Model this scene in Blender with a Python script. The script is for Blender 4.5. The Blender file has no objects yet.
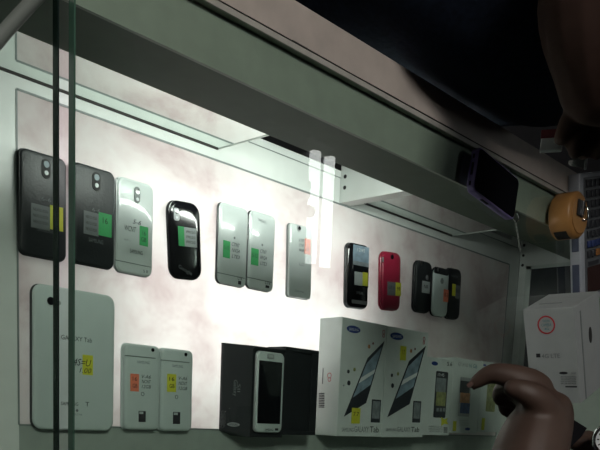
import bpy, bmesh, math, random
from mathutils import Vector, Matrix
random.seed(7)
C = bpy.context.scene.collection
PI = math.pi
sc = bpy.context.scene
sc.view_settings.view_transform = 'Standard'
sc.view_settings.look = 'None'
sc.view_settings.gamma = 1
sc.view_settings.exposure = 0
sc.view_settings.use_curve_mapping = False

# ------------------------------------------------------------------ camera
CB = (0.66981729, -0.0807175, 0.73812566)      # world X seen in (right, down, forward)
CA = (0.04448948, -0.98792519, -0.14840654)    # world Y
CN = (0.74119193, 0.13224409, -0.6581383)      # world Z
CH = 0.9868
F, PX, PY = 799.92, 300.0, 536.0
cd = bpy.data.cameras.new('camera'); co = bpy.data.objects.new('camera', cd); C.objects.link(co)
right = Vector((CB[0], CA[0], CN[0])); up = -Vector((CB[1], CA[1], CN[1])); fw = Vector((CB[2], CA[2], CN[2]))
R3 = Matrix((right, up, -fw)).transposed()
co.matrix_world = Matrix.Translation((0, 0, CH)) @ R3.to_4x4()
cd.sensor_width = 36; cd.lens = F * 36 / 600; cd.shift_y = (PY - 225) / 600
cd.clip_start = 0.05; cd.clip_end = 50
sc.camera = co

def ray(u, v):
    d = Vector((u - PX, v - PY, F))
    return Vector((d.dot(Vector(CB)), d.dot(Vector(CA)), d.dot(Vector(CN))))
def un(u, v, d):                      # world point seen at (u, v) at the depth d
    r = ray(u, v) / F * d
    return Vector((r[0], r[1], r[2] + CH))

# ------------------------------------------------------------------ materials
def mat(name, col, rough=.5, metal=0, spec=.5, noise=None, bump=0, coat=0, scale=40, emit=None, es=0):
    m = bpy.data.materials.new(name); m.use_nodes = True
    nt = m.node_tree; b = nt.nodes['Principled BSDF']
    b.inputs['Base Color'].default_value = (*col, 1)
    b.inputs['Roughness'].default_value = rough
    b.inputs['Metallic'].default_value = metal
    b.inputs['Specular IOR Level'].default_value = spec
    b.inputs['Coat Weight'].default_value = coat
    if emit:
        b.inputs['Emission Color'].default_value = (*emit, 1); b.inputs['Emission Strength'].default_value = es
    tc = nt.nodes.new('ShaderNodeTexCoord')
    n = nt.nodes.new('ShaderNodeTexNoise'); n.inputs['Scale'].default_value = scale; n.inputs['Detail'].default_value = 4
    nt.links.new(tc.outputs['Object'], n.inputs['Vector'])
    v = noise if noise is not None else .06
    if v:
        r = nt.nodes.new('ShaderNodeValToRGB')
        r.color_ramp.elements[0].position = .35; r.color_ramp.elements[1].position = .65
        r.color_ramp.elements[0].color = (*[c * (1 - v) for c in col], 1)
        r.color_ramp.elements[1].color = (*[min(1, c * (1 + v)) for c in col], 1)
        nt.links.new(n.outputs['Fac'], r.inputs['Fac']); nt.links.new(r.outputs['Color'], b.inputs['Base Color'])
    if bump:
        bp = nt.nodes.new('ShaderNodeBump'); bp.inputs['Strength'].default_value = bump; bp.inputs['Distance'].default_value = .002
        nt.links.new(n.outputs['Fac'], bp.inputs['Height']); nt.links.new(bp.outputs['Normal'], b.inputs['Normal'])
    return m

def glass_mat(name, tint, fres=1.45, rough=.0, k=1.0):
    m = bpy.data.materials.new(name); m.use_nodes = True; nt = m.node_tree; nt.nodes.clear()
    o = nt.nodes.new('ShaderNodeOutputMaterial'); mx = nt.nodes.new('ShaderNodeMixShader')
    t = nt.nodes.new('ShaderNodeBsdfTransparent'); t.inputs['Color'].default_value = (*tint, 1)
    g = nt.nodes.new('ShaderNodeBsdfGlossy'); g.inputs['Roughness'].default_value = rough; g.inputs['Color'].default_value = (k, k, k, 1)
    f = nt.nodes.new('ShaderNodeFresnel'); f.inputs['IOR'].default_value = fres
    ge = nt.nodes.new('ShaderNodeNewGeometry'); iv = nt.nodes.new('ShaderNodeMath'); iv.operation = 'SUBTRACT'; iv.inputs[0].default_value = 1
    ml = nt.nodes.new('ShaderNodeMath'); ml.operation = 'MULTIPLY'
    nt.links.new(ge.outputs['Backfacing'], iv.inputs[1]); nt.links.new(f.outputs['Fac'], ml.inputs[0]); nt.links.new(iv.outputs[0], ml.inputs[1])
    nt.links.new(ml.outputs[0], mx.inputs['Fac']); nt.links.new(t.outputs[0], mx.inputs[1]); nt.links.new(g.outputs[0], mx.inputs[2])
    nt.links.new(mx.outputs[0], o.inputs['Surface'])
    return m

def panel_mat():
    # milky back-lit sheet with pinkish water stains
    m = bpy.data.materials.new('stained_milky_sheet'); m.use_nodes = True; nt = m.node_tree; nt.nodes.clear()
    N, L = nt.nodes.new, nt.links.new
    o = N('ShaderNodeOutputMaterial'); tc = N('ShaderNodeTexCoord')
    n1 = N('ShaderNodeTexNoise'); n1.inputs['Scale'].default_value = 9; n1.inputs['Detail'].default_value = 7; n1.inputs['Roughness'].default_value = .62; n1.inputs['Distortion'].default_value = .3
    L(tc.outputs['Object'], n1.inputs['Vector'])
    r = N('ShaderNodeValToRGB'); e = r.color_ramp.elements
    e[0].position = .34; e[0].color = (.64, .51, .52, 1)
    e[1].position = .68; e[1].color = (.88, .84, .835, 1)
    k = r.color_ramp.elements.new(.5); k.color = (.80, .71, .71, 1)
    L(n1.outputs['Fac'], r.inputs['Fac'])
    tr = N('ShaderNodeBsdfTranslucent'); df = N('ShaderNodeBsdfDiffuse'); gl = N('ShaderNodeBsdfGlossy'); gl.inputs['Roughness'].default_value = .25
    L(r.outputs['Color'], tr.inputs['Color']); L(r.outputs['Color'], df.inputs['Color'])
    m1 = N('ShaderNodeMixShader'); m1.inputs['Fac'].default_value = .5; L(df.outputs[0], m1.inputs[1]); L(tr.outputs[0], m1.inputs[2])
    fr = N('ShaderNodeFresnel'); fr.inputs['IOR'].default_value = 1.4
    m2 = N('ShaderNodeMixShader'); L(fr.outputs[0], m2.inputs['Fac']); L(m1.outputs[0], m2.inputs[1]); L(gl.outputs[0], m2.inputs[2])
    L(m2.outputs[0], o.inputs['Surface'])
    return m

M = {
 'panel': panel_mat(),
 'clear': glass_mat('clear_underside', (1, 1, 1), 1.001),
 'white_laminate': mat('white_laminate', (.68, .71, .69), .35, noise=.03),
 'front_laminate': mat('grey_green_laminate', (.33, .375, .345), .4, noise=.05),
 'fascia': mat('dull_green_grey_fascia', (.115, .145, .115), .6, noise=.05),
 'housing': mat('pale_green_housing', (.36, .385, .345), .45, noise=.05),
 'rail': mat('aged_beige_rail', (.47, .415, .375), .5, noise=.10, scale=18),
 'rail_edge': mat('rail_edge_strip', (.40, .39, .35), .35, noise=.08),
 'grime': mat('dark_grime', (.03, .028, .026), .8),
 'glass': glass_mat('green_tinted_glass', (.90, .945, .915)),
 'glass_edge': mat('green_glass_edge', (.055, .12, .085), .15, coat=.6),
 'glass_edge_dark': mat('dark_glass_edge', (.012, .022, .02), .2, coat=.5),
 'mirror': mat('aged_mirror', (.74, .79, .76), .03, metal=1, noise=.02),
 'dark_pane': mat('dark_grey_pane', (.03, .036, .042), .12, spec=.6, noise=.1),
 'alu': mat('aluminium_trim', (.55, .60, .57), .35, metal=.5),
 'pin': mat('shelf_pin_hole', (.02, .02, .02), .7),
 'black': mat('black_plastic', (.012, .013, .016), .35),
 'black_gloss': mat('black_gloss', (.008, .008, .010), .12, coat=.5),
 'charcoal': mat('charcoal_back', (.017, .020, .023), .45, bump=.2, scale=300),
 'phone_dark': mat('dark_grey_phone_rim', (.05, .055, .058), .3),
 'screen': mat('black_screen', (.006, .007, .009), .08, coat=1),
 'white_phone': mat('white_phone_plastic', (.64, .70, .69), .22, coat=.4, noise=.02),
 'white_phone2': mat('matte_white_phone_plastic', (.52, .59, .58), .4, noise=.02),
 'silver': mat('silver_trim', (.42, .44, .45), .45, metal=.5),
 'chrome': mat('bright_chrome', (.8, .82, .84), .15, metal=1),
 'seam': mat('grey_seam', (.20, .23, .225), .5),
 'lens': mat('camera_lens', (.01, .01, .014), .08, coat=1),
 'lens_ring': mat('pale_lens_glint', (.26, .32, .35), .55),
 'red': mat('raspberry_red_plastic', (.36, .02, .055), .3, coat=.4),
 'green_sticker': mat('green_sticker', (.05, .42, .13), .6),
 'yellow_sticker': mat('yellow_sticker', (.62, .62, .05), .6),
 'orange_sticker': mat('salmon_sticker', (.80, .22, .13), .6),
 'grey_sticker': mat('grey_label', (.16, .175, .18), .5),
 'pale_sticker': mat('pale_label', (.40, .44, .44), .5),
 'ink': mat('black_ink', (.015, .015, .02), .7, noise=0),
 'grey_ink': mat('grey_ink', (.17, .18, .19), .6, noise=0),
 'pale_ink': mat('pale_ink', (.28, .30, .31), .6, noise=0),
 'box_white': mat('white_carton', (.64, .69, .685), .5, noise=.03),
 'box_white_side': mat('white_carton_side', (.60, .61, .59), .55, noise=.03),
 'box_black': mat('black_carton', (.013, .016, .019), .55, noise=.1),
 'box_black_in': mat('black_tray', (.012, .014, .017), .6),
 'blue_logo': mat('deep_blue_print', (.015, .045, .24), .4),
 'white_ink': mat('white_print', (.75, .78, .8), .5, noise=0),
 'pic_dark': mat('dark_print', (.03, .035, .045), .35),
 'pic_sky': mat('pale_blue_print', (.25, .34, .42), .35, noise=.25, scale=60),
 'pic_grey': mat('grey_print', (.22, .25, .27), .4, noise=.2, scale=80),
 'pic_green': mat('olive_print', (.28, .30, .12), .4, noise=.3, scale=90),
 'pic_orange': mat('orange_print', (.48, .22, .10), .4, noise=.3, scale=90),
 'pic_blue': mat('blue_print', (.05, .09, .24), .4, noise=.3, scale=90),
 'pink_ink': mat('pink_print', (.55, .10, .14), .5),
 'red_ink': mat('red_print', (.50, .03, .04), .5),
 'teal_ink': mat('teal_print', (.03, .20, .24), .5),
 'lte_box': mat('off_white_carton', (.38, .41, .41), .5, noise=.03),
 'purple': mat('purple_metal', (.19, .15, .36), .4),
 'purple_dark': mat('dark_slot', (.01, .008, .02), .6),
 'orange': mat('orange_brown_plastic', (.40, .20, .062), .4, noise=.08),
 'calc_white': mat('grey_white_plastic', (.36, .39, .43), .4),
 'calc_face': mat('dark_keypad_plate', (.10, .11, .12), .5),
 'key_dark': mat('dark_key', (.035, .038, .045), .35),
 'key_blue': mat('blue_key', (.03, .05, .16), .35),
 'key_orange': mat('orange_key', (.30, .13, .04), .35),
 'calc_disp': mat('brown_display', (.05, .026, .024), .25),
 'slate': mat('slate_blue_rubber', (.05, .065, .11), .5),
 'skin': mat('brown_skin_shaded', (.072, .043, .032), .55, noise=.12, bump=.15, scale=35),  # base colour darkened to carry the shade on the pointing hand
 'skin2': mat('tan_skin_shaded', (.052, .029, .023), .8, spec=.15, noise=.10, bump=.12, scale=35),  # shade on the seller's arm is put into this darker base colour
 'hair': mat('black_hair', (.01, .009, .008), .5),
 'navy': mat('navy_cloth', (.008, .012, .022), .9, spec=.08, noise=.2, bump=.3, scale=120),
 'trouser': mat('dark_blue_trousers', (.018, .026, .055), .9, spec=.1, noise=.2, bump=.3, scale=120),
 'wall': mat('dark_painted_wall', (.05, .05, .055), .8, scale=3),
 'floor': mat('dark_floor', (.045, .045, .05), .6, scale=6),
 'ceiling': mat('dull_ceiling', (.10, .10, .10), .8, scale=4),
 'tube': mat('lit_tube', (.9, .9, .9), .5, noise=0, emit=(.95, 1, .96), es=8),
 'diffuser': mat('lit_diffuser', (.9, .9, .9), .5, noise=0, emit=(1, .96, .90), es=33),
 'lamp_body': mat('lamp_body', (.05, .05, .05), .5),
 'cabinet': mat('cabinet_laminate', (.25, .27, .26), .5),
 'dull_grey': mat('dull_grey_green', (.14, .16, .145), .5),
 'clear_plastic': glass_mat('clear_plastic', (.85, .9, .86), 1.5, .08),
 'maroon': mat('maroon_print', (.20, .03, .04), .4),
 'band': mat('black_strap', (.005, .005, .007), .8, spec=.1),
}

# ------------------------------------------------------------------ mesh helpers
class MB:
    def __init__(s): s.bm = bmesh.new(); s.mi = 0
    def faces(s, vs, fs, T=None):
        vv = [s.bm.verts.new(T @ Vector(v) if T else v) for v in vs]
        for f in fs:
            try:
                fc = s.bm.faces.new([vv[i] for i in f]); fc.material_index = s.mi
            except ValueError: pass
        return s
    def loft(s, rings, cap=True, T=None):
        n = len(rings[0]); vs = [p for r in rings for p in r]; fs = []
        for k in range(len(rings) - 1):
            for i in range(n):
                a = k * n + i; b = k * n + (i + 1) % n
                fs.append((a, b, b + n, a + n))
        if cap: fs.append(tuple(range(n))[::-1]); fs.append(tuple(range((len(rings) - 1) * n, len(rings) * n)))
        return s.faces(vs, fs, T)
    def box(s, x0, x1, y0, y1, z0, z1, b=0.0, T=None):
        if b <= 0:
            vs = [(x, y, z) for z in (z0, z1) for y in (y0, y1) for x in (x0, x1)]
            return s.faces(vs, [(0, 2, 3, 1), (4, 5, 7, 6), (0, 1, 5, 4), (2, 6, 7, 3), (0, 4, 6, 2), (1, 3, 7, 5)], T)
        cx, cy = (x0 + x1) / 2, (y0 + y1) / 2
        w, h = x1 - x0, y1 - y0
        rg = [rrect(w - 2 * i, h - 2 * i, max(b - i, b * .3), z, cx, cy, 2) for i, z in ((b, z0), (b * .3, z0 + b * .3), (0, z0 + b), (0, z1 - b), (b * .3, z1 - b * .3), (b, z1))]
        return s.loft(rg, True, T)
    def cyl(s, c, r, z0, z1, n=24, T=None, b=0, r2=None):
        r2 = r if r2 is None else r2
        def ring(rr, z): return [(c[0] + rr * math.cos(2 * PI * i / n), c[1] + rr * math.sin(2 * PI * i / n), z) for i in range(n)]
        rg = [ring(r, z0), ring(r2, z1)] if not b else [ring(r - b, z0), ring(r, z0 + b), ring(r2, z1 - b), ring(r2 - b, z1)]
        return s.loft(rg, True, T)
    def tube(s, pts, r, n=10):
        pts = [Vector(p) for p in pts]; rings = []
        for i, p in enumerate(pts):
            d = (pts[min(i + 1, len(pts) - 1)] - pts[max(i - 1, 0)]).normalized()
            a = d.cross(Vector((0, 0, 1)));
            if a.length < .1: a = d.cross(Vector((1, 0, 0)))
            a.normalize(); b2 = d.cross(a)
            rr = r[i] if isinstance(r, (list, tuple)) else r
            rings.append([tuple(p + a * rr * math.cos(2 * PI * k / n) + b2 * rr * math.sin(2 * PI * k / n)) for k in range(n)])
        return s.loft(rings)
    def build(s, name, m, parent=None, smooth=False, Mx=None):
        bmesh.ops.recalc_face_normals(s.bm, faces=s.bm.faces)
        me = bpy.data.meshes.new(name); s.bm.to_mesh(me); s.bm.free()
        for x in (m if isinstance(m, list) else [m]): me.materials.append(x)
        if smooth:
            for p in me.polygons: p.use_smooth = True
        o = bpy.data.objects.new(name, me); C.objects.link(o)
        if parent: o.parent = parent
        if Mx is not None: o.matrix_local = Mx
        return o

def rrect(w, h, r, z, cx=0, cy=0, n=5):
    r = max(1e-5, min(r, w / 2 - 1e-5, h / 2 - 1e-5)); out = []
    for (sx, sy, a0) in ((1, 1, 0), (-1, 1, PI / 2), (-1, -1, PI), (1, -1, 1.5 * PI)):
        for k in range(n + 1):
            a = a0 + PI / 2 * k / n
            out.append((cx + sx * (w / 2 - r) + r * math.cos(a), cy + sy * (h / 2 - r) + r * math.sin(a), z))
    return out
def slab(w, h, r, z0, z1, b, cx=0, cy=0, mb=None, dome=0):
    mb = mb or MB(); rg = []
    for i, z in ((b, z0), (b * .3, z0 + b * .3), (0, z0 + b), (0, z1 - b), (b * .3, z1 - b * .3), (b, z1)):
        rg.append(rrect(w - 2 * i, h - 2 * i, r - i * .6, z, cx, cy))
    if dome: rg.append(rrect(w * .6, h * .75, r, z1 + dome, cx, cy))
    return mb.loft(rg)

ROOTM = {}
def tag(o, label=None, cat=None, group=None, kind=None):
    if label: o['label'] = label
    if cat: o['category'] = cat
    if group: o['group'] = group
    if kind: o['kind'] = kind
    return o
def thing(name, label, cat, loc=(0, 0, 0), rz=0, group=None, R=None):
    o = bpy.data.objects.new(name, None); C.objects.link(o)
    Mx = Matrix.Translation(loc) @ (R if R is not None else Matrix.Rotation(rz, 4, 'Z'))
    o.matrix_world = Mx; ROOTM[o.name] = Mx
    o.empty_display_size = .02
    return tag(o, label, cat, group)

class Face:
    """a real plane of a thing (in the thing's own frame), used to put stickers and print on it"""
    def __init__(s, root, Mloc, off=.0002):
        s.root = root; s.loc = Mloc; s.W = ROOTM[root.name] @ Mloc; s.off = off
        s.i = s.W.inverted()
    def at(s, u, v):
        o = s.i @ Vector((0, 0, CH)); d = s.i.to_3x3() @ ray(u, v)
        t = -o.z / d.z; p = o + d * t
        return p.x, p.y
    def rect(s, u0, v0, u1, v1):
        uc, vc = (u0 + u1) / 2, (v0 + v1) / 2
        c = s.at(uc, vc)
        w = abs(s.at(u1, vc)[0] - s.at(u0, vc)[0]); h = abs(s.at(uc, v0)[1] - s.at(uc, v1)[1])
        return c, w, h
    def decal(s, name, px, m, lift=0, r=.0, t=.0003, label=None, parent=None):
        c, w, h = s.rect(*px); mb = MB()
        z0 = s.off + lift - .0004; z1 = s.off + lift + t
        mb.loft([rrect(w, h, max(r, .0002), z, c[0], c[1], 3) for z in (z0, z1)])
        o = mb.build(name, m, parent or s.root, Mx=s.loc)
        if label: o['label'] = label
        return o
    def poly(s, name, pts, m, lift=0, t=.0003, parent=None):
        q = [s.at(u, v) for u, v in pts]; mb = MB()
        mb.loft([[(x, y, z) for x, y in q] for z in (s.off + lift - .0004, s.off + lift + t)])
        return mb.build(name, m, parent or s.root, Mx=s.loc)
    def disc(s, name, uv, r, m, lift=0, t=.0006, sy=1.0, parent=None, ring=0):
        c = s.at(*uv); mb = MB()
        n = 20
        def rg(rr, z): return [(c[0] + rr * math.cos(2 * PI * i / n), c[1] + rr * sy * math.sin(2 * PI * i / n), z) for i in range(n)]
        z0, z1 = s.off + lift - .0004, s.off + lift + t
        if ring: mb.loft([rg(r, z0), rg(r, z1), rg(r - ring, z1), rg(r - ring, z0), rg(r, z0)], cap=False)
        else: mb.loft([rg(r, z0), rg(r, z1)])
        return mb.build(name, m, parent or s.root, Mx=s.loc)
    def text(s, txt, px, m, lift=0, rot=0, name='printed_text', parent=None, fit=True, shear=0):
        c, w, h = s.rect(*px)
        cu = bpy.data.curves.new('t', 'FONT'); cu.body = txt; cu.align_x = 'CENTER'; cu.align_y = 'CENTER'; cu.size = 1
        cu.extrude = 0; cu.shear = shear; cu.resolution_u = 2
        to = bpy.data.objects.new('t', cu); C.objects.link(to)
        me = bpy.data.meshes.new_from_object(to)
        bpy.data.objects.remove(to); bpy.data.curves.remove(cu)
        if not me.vertices: return None
        xs = [v.co.x for v in me.vertices]; ys = [v.co.y for v in me.vertices]
        tw, th = max(xs) - min(xs), max(ys) - min(ys)
        mx, my = (max(xs) + min(xs)) / 2, (max(ys) + min(ys)) / 2
        if abs(abs(rot) - PI / 2) < .4: sx, sy = h / tw, w / th
        else: sx, sy = w / tw, h / th
        zz = s.off + lift + .0005
        for v in me.vertices:
            x, y = (v.co.x - mx) * sx, (v.co.y - my) * sy
            v.co = (c[0] + x * math.cos(rot) - y * math.sin(rot), c[1] + x * math.sin(rot) + y * math.cos(rot), zz)
        me.materials.append(m)
        o = bpy.data.objects.new(name, me); C.objects.link(o); o.parent = parent or s.root; o.matrix_local = s.loc
        return o

def struct(name, mb, m):
    o = mb.build(name, m); o['kind'] = 'structure'; return o

# ------------------------------------------------------------------ the room
struct('floor', MB().box(-1.6, 5, -2, 2.6, -.70, -.65), M['floor'])
struct('ceiling', MB().box(-1.6, 5, -2, 2.6, 2.4, 2.45), M['ceiling'])
struct('wall_back', MB().box(-1.6, 5, 2.6, 2.65, -.65, 2.4), M['wall'])
struct('wall_front', MB().box(-1.6, 5, -2.05, -2, -.65, 2.4), M['wall'])
struct('wall_right', MB().box(5, 5.05, -2, 2.6, -.65, 2.4), M['wall'])
struct('wall_left', MB().box(-1.65, -1.6, -2, 2.6, -.65, 2.4), M['wall'])

# twin-tube ceiling lamp whose image shows in the glass top
t = thing('ceiling_lamp', 'twin tube ceiling lamp hanging above the far end of the counter', 'ceiling lamp', (2.99, .98, 2.4))
MB().box(-.10, .10, -.32, .32, -.055, 0, .008).build('lamp_housing', M['lamp_body'], t)
for k, x in enumerate((-.042, .062)):
    MB().tube([(x, -.26, -.085), (x, .24, -.085)], .027, 14).build('tube', M['tube'], t, True)
for y in (-.30, .28):
    MB().box(-.075, .085, y - .02 + .02, y + .02, -.105, -.0555, .003).build('end_cap', M['lamp_body'], t)
t = thing('added_ceiling_light', 'added unseen panel light on the ceiling beside the near end of the counter', 'ceiling light', (-.5, 1.2, 2.4))  # unseen light, added to brighten the rail and the shelf
MB().box(-.32, .32, -.32, .32, -.03, 0, .004).build('frame', M['lamp_body'], t)
MB().box(-.29, .29, -.29, .29, -.036, -.0305).build('diffuser', M['diffuser'], t)

# ------------------------------------------------------------------ the counter
X0, X1 = .30, 1.872
YF, YD, YB = -.115, .401, .45
ct = thing('display_counter', 'long glass-topped display counter with lit milky shelf and white rear frame', 'display counter', (0, 0, -.65))
def part(mb, name, m, parent=None, smooth=False):
    p = parent or ct
    o = mb.build(name, m, p, smooth, Matrix.Translation((0, 0, .65)) if p is ct else None)
    return o
part(MB().box(X0, X1 + .05, YF, YB + .02, -.65, -.121, .003), 'cabinet_base', M['cabinet'])
# milky light panel, lit from the tubes in the cavity under it
PXL, PXR, PYF, PYB = .541, 1.824, -.028, .3845
mb = MB(); mb.faces([(PXL, PYF, 0), (PXR, PYF, 0), (PXR, PYB, 0), (PXL, PYB, 0)], [(0, 1, 2, 3)])
mb.mi = 1
mb.faces([(PXL, PYF, -.004), (PXR, PYF, -.004), (PXR, PYB, -.004), (PXL, PYB, -.004), (PXL, PYF, 0), (PXR, PYF, 0), (PXR, PYB, 0), (PXL, PYB, 0)],
         [(0, 1, 2, 3), (0, 1, 5, 4), (1, 2, 6, 5), (2, 3, 7, 6), (3, 0, 4, 7)])
part(mb, 'light_panel', [M['panel'], M['clear']])
# floor margins round the panel
part(MB().box(X0, PXL, YF, .47, -.12, 0.0008), 'floor_margin', M['white_laminate'])
part(MB().box(PXR, X1, YF, .47, -.12, 0.0008), 'floor_margin', M['white_laminate'])
part(MB().box(PXL, PXR, PYB, .43, -.12, 0.0008), 'floor_margin', M['white_laminate'])
part(MB().box(PXL, PXR, YF, PYF, -.12, 0.0008), 'front_margin', M['front_laminate'])
g = MB(); g.box(PXL, PXR, PYF - .0015, PYF + .001, -.002, .0014); g.box(PXL - .0015, PXL + .001, PYF, PYB, -.002, .0014)
g.box(PXL, PXR, PYB - .001, PYB + .0015, -.002, .0014); g.box(PXR - .001, PXR + .001, PYF, PYB, -.002, .0014)
part(g, 'panel_seam', M['seam'])
# rear sill with running grooves
sl = part(MB().box(X0, X1, .4302, .4415, -.12, .0012, .0005), 'rear_sill', M['white_laminate'])
part(MB().box(X0, X1, .4285, .4300, -.02, .0016), 'sill_groove', M['seam'])
# mirror doors
def mdoor(x0, x1):
    d = part(MB().box(x0, x1, YD, YD + .006, .004, .325), 'mirror_door', M['mirror'])
    MB().box(x0, x1, YD - .0015, YD + .008, .0012, .0042).build('bottom_channel', M['grime'], d)
    MB().box(x1 - .0012, x1 + .0005, YD - .001, YD + .0065, .004, .325).build('edge_strip', M['alu'], d)
mdoor(X0, .874); mdoor(1.236, 1.555)
# white divider post with shelf-pin holes
po = part(MB().box(1.172, 1.201, .386, .452, .001, .325, .0015), 'divider_post', M['white_laminate'])
for y in (.43, .411): MB().cyl((0, 0), .0035, 0, .001, 12).build('pin_hole', M['pin'], po, Mx=Matrix.Translation((1.1714, y, .012)) @ Matrix.Rotation(PI / 2, 4, 'Y'))
# far end wall with framed dark pane
ew = part(MB().box(X1, X1 + .022, YF, .47, .001, .325, .0015), 'end_wall', M['white_laminate'])
fr = MB()
yA, yB2, zA, zB = .10, .386, .022, .21
fr.box(X1 - .004, X1, yA, yB2, zA, zA + .014); fr.box(X1 - .004, X1, yA, yB2, zB, zB + .012)
fr.box(X1 - .004, X1, yB2 - .008, yB2, zA, zB); fr.box(X1 - .004, X1, yA, yA + .008, zA, zB)
MB().box(X1 - .002, X1 - .0003, yA + .008, yB2 - .008, zA + .014, zB).build('end_pane', M['dark_pane'], ew)
fr.build('end_pane_frame', M['alu'], ew)
for y in (.462, .437, .413, .39): MB().cyl((0, 0), .0035, 0, .001, 12).build('pin_hole', M['pin'], ew, Mx=Matrix.Translation((X1 - .0008, y, .010)) @ Matrix.Rotation(PI / 2, 4, 'Y'))
part(MB().box(X0 - .02, X0, YF, .47, .001, .325, .0015), 'near_end_wall', M['white_laminate'])
# rear lamp housing: dark fascia and its paler top
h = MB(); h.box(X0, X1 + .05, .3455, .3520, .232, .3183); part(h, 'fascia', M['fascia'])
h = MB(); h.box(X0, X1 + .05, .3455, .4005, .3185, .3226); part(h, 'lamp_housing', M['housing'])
# rail at the seller's side
part(MB().box(X0 - .02, X1 + .4, .3983, .4050, .32, .3322, .0004), 'rail_lip', M['rail_edge'])
gm = MB()
x = X0
while x < X1 + .38:
    l = random.uniform(.01, .06); wv = random.uniform(.0004, .0013)
    gm.box(x, x + l, .4050 - .0003, .4050 + wv, .330, .3331); x += l * .96
part(gm, 'grime_line', M['grime'])
part(MB().box(X0 - .02, X1 + .4, .4053, .4470, .3215, .3327, .0008), 'rail', M['rail'])
# front frame
part(MB().box(X0, X1 + .4, YF - .03, YF - .008, -.12, .333, .001), 'front_frame', M['front_laminate'])
# glass top: two panes with a gap
gp = part(MB().box(X0 - .02, .3975, YF, .398, .323, .331), 'glass_top_pane', M['glass'])
MB().box(.3978, .3992, YF, .398, .3232, .3312).build('glass_edge', M['glass_edge_dark'], gp)
gp = part(MB().box(.4152, X1 + .4, YF, .398, .323, .331), 'glass_top_pane', M['glass'])
MB().box(.4135, .4152, YF, .398, .3228, .3312).build('glass_edge', M['glass_edge'], gp)

# ------------------------------------------------------------------ lights the case has
def area(name, loc, size, energy, rot, col=(1, 1, 1), sy=None):
    l = bpy.data.lights.new(name, 'AREA'); l.energy = energy; l.shape = 'RECTANGLE'; l.size = size; l.size_y = sy or size; l.color = col
    o = bpy.data.objects.new(name, l); C.objects.link(o); o.location = loc; o.rotation_euler = rot
    return o
# tubes under the milky panel (face up) and the tube behind the fascia (faces down and forward)
area('under_panel_tubes', (.98, .17, -.10),   .55, 2.0, (PI, 0, 0), (1, .98, .98), .30)
area('fascia_tube', (.92, .375, .300), .60, 2.2, (math.radians(-25), 0, 0), (1, 1, .97), .03)

# world
w = bpy.data.worlds.new('room_dark'); sc.world = w; w.use_nodes = True
w.node_tree.nodes['Background'].inputs[0].default_value = (.8, .9, 1, 1)
w.node_tree.nodes['Background'].inputs[1].default_value = .05

# ------------------------------------------------------------------ phones on the lit shelf
Z = .0016
def phone(name, label, cx, cy, w, h, t, rot, body, rim=None, r=.010, b=.0025, group='used phones laid out on the lit shelf', z=Z, cat='phone', dome=0):
    o = thing(name, label, cat, (cx, cy, z), math.radians(rot), group)
    slab(w, h, r, 0, t * .55, b, mb=None).build('phone_frame', rim or body, o, True)
    slab(w - .0012, h - .0012, r, t * .42, t, b, dome=dome).build('back_cover', body, o, True)
    return o, Face(o, Matrix.Translation((0, 0, t + dome)), .0002)
def camera_pill(f, p1, p2, r=.0042):
    a = f.disc('camera_lens', p1, r, M['lens_ring'], t=.0008); f.disc('glass_dot', p1, r * .55, M['lens'], lift=.001, parent=None)
    f.disc('flash', p2, r * .62, M['chrome'], t=.0008)

for (cx, cy, lab, lens, fl, stick, col, brand, hand) in (
    (.5724, .2516, 'charcoal phone lying face down with yellow sticker, nearest the counter corner', (46, 164.5), (46, 173), (31, 205, 50, 229), 'yellow_sticker', (37, 229, 54, 232.5), (41, 197.5, 51, 201.5)),
    (.6475, .2536, 'charcoal phone lying face down with green sticker, beside the glossy white phone', (96.3, 177.5), (96.3, 185.5), (83.5, 212, 98.5, 235), 'green_sticker', (88.5, 239, 103, 243), (92, 208.5, 100, 212))):
    o, f = phone('smartphone', lab, cx, cy, .067, .1295, .0095, 0, M['charcoal'], M['black'], .009, .0028)
    c0, c1 = f.at(*lens), f.at(*fl)
    mb = MB(); mb.loft([rrect(.012, .024, .006, zz, (c0[0] + c1[0]) / 2, (c0[1] + c1[1]) / 2) for zz in (-.0004, .0008)])
    mb.build('camera_surround', M['pin'], o, Mx=f.loc)
    f.disc('camera_lens', lens, .0040, M['lens_ring'], lift=.0008); f.disc('flash', fl, .0028, M['white_ink'], lift=.0008)
    f.decal('grey_label', stick, M['grey_sticker']); u1 = stick[2]
    f.decal('price_sticker', (u1, stick[1] + 1.5, u1 + 13, stick[3] + 1.5), M[col])
    for k in range(3): f.text('NEXUS i9250', (stick[0] + 2, stick[1] + 4 + 6 * k, stick[2] - 2, stick[1] + 7 + 6 * k), M['ink'])
    f.text('16', (u1 + 4, stick[1] + 6, u1 + 9, stick[1] + 12), M['ink']); f.text('SAMSUNG', brand, M['grey_ink']); f.text('6-6', hand, M['grey_ink'])

o, f = phone('smartphone', 'glossy white phone lying face down with a green sticker on its right edge', .7150, .2525, .0635, .1285, .010, 0, M['white_phone'], M['silver'], .010, .003)
c0 = f.at(137, 195); mb = MB(); mb.loft([rrect(.010, .022, .005, zz, *c0) for zz in (-.0004, .001)]); mb.build('camera_surround', M['seam'], o, Mx=f.loc)
f.disc('camera_lens', (137, 191.5), .0036, M['lens'], lift=.001); f.disc('flash', (137, 199.5), .0024, M['white_ink'], lift=.001)
f.text('S-6', (132.5, 220, 141, 224.5), M['ink'], shear=.3); f.text('WCNT', (124.5, 226, 136, 231.5), M['ink'], shear=.3)
f.decal('price_sticker', (139.5, 226.5, 148, 246), M['green_sticker']); f.text('16\nGB', (141, 231, 146, 242), M['ink'])
f.text('SAMSUNG', (129.7, 250, 142.4, 254), M['ink']); f.decal('seam', (115.5, 263.2, 151, 264), M['seam'], t=.0001)
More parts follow.
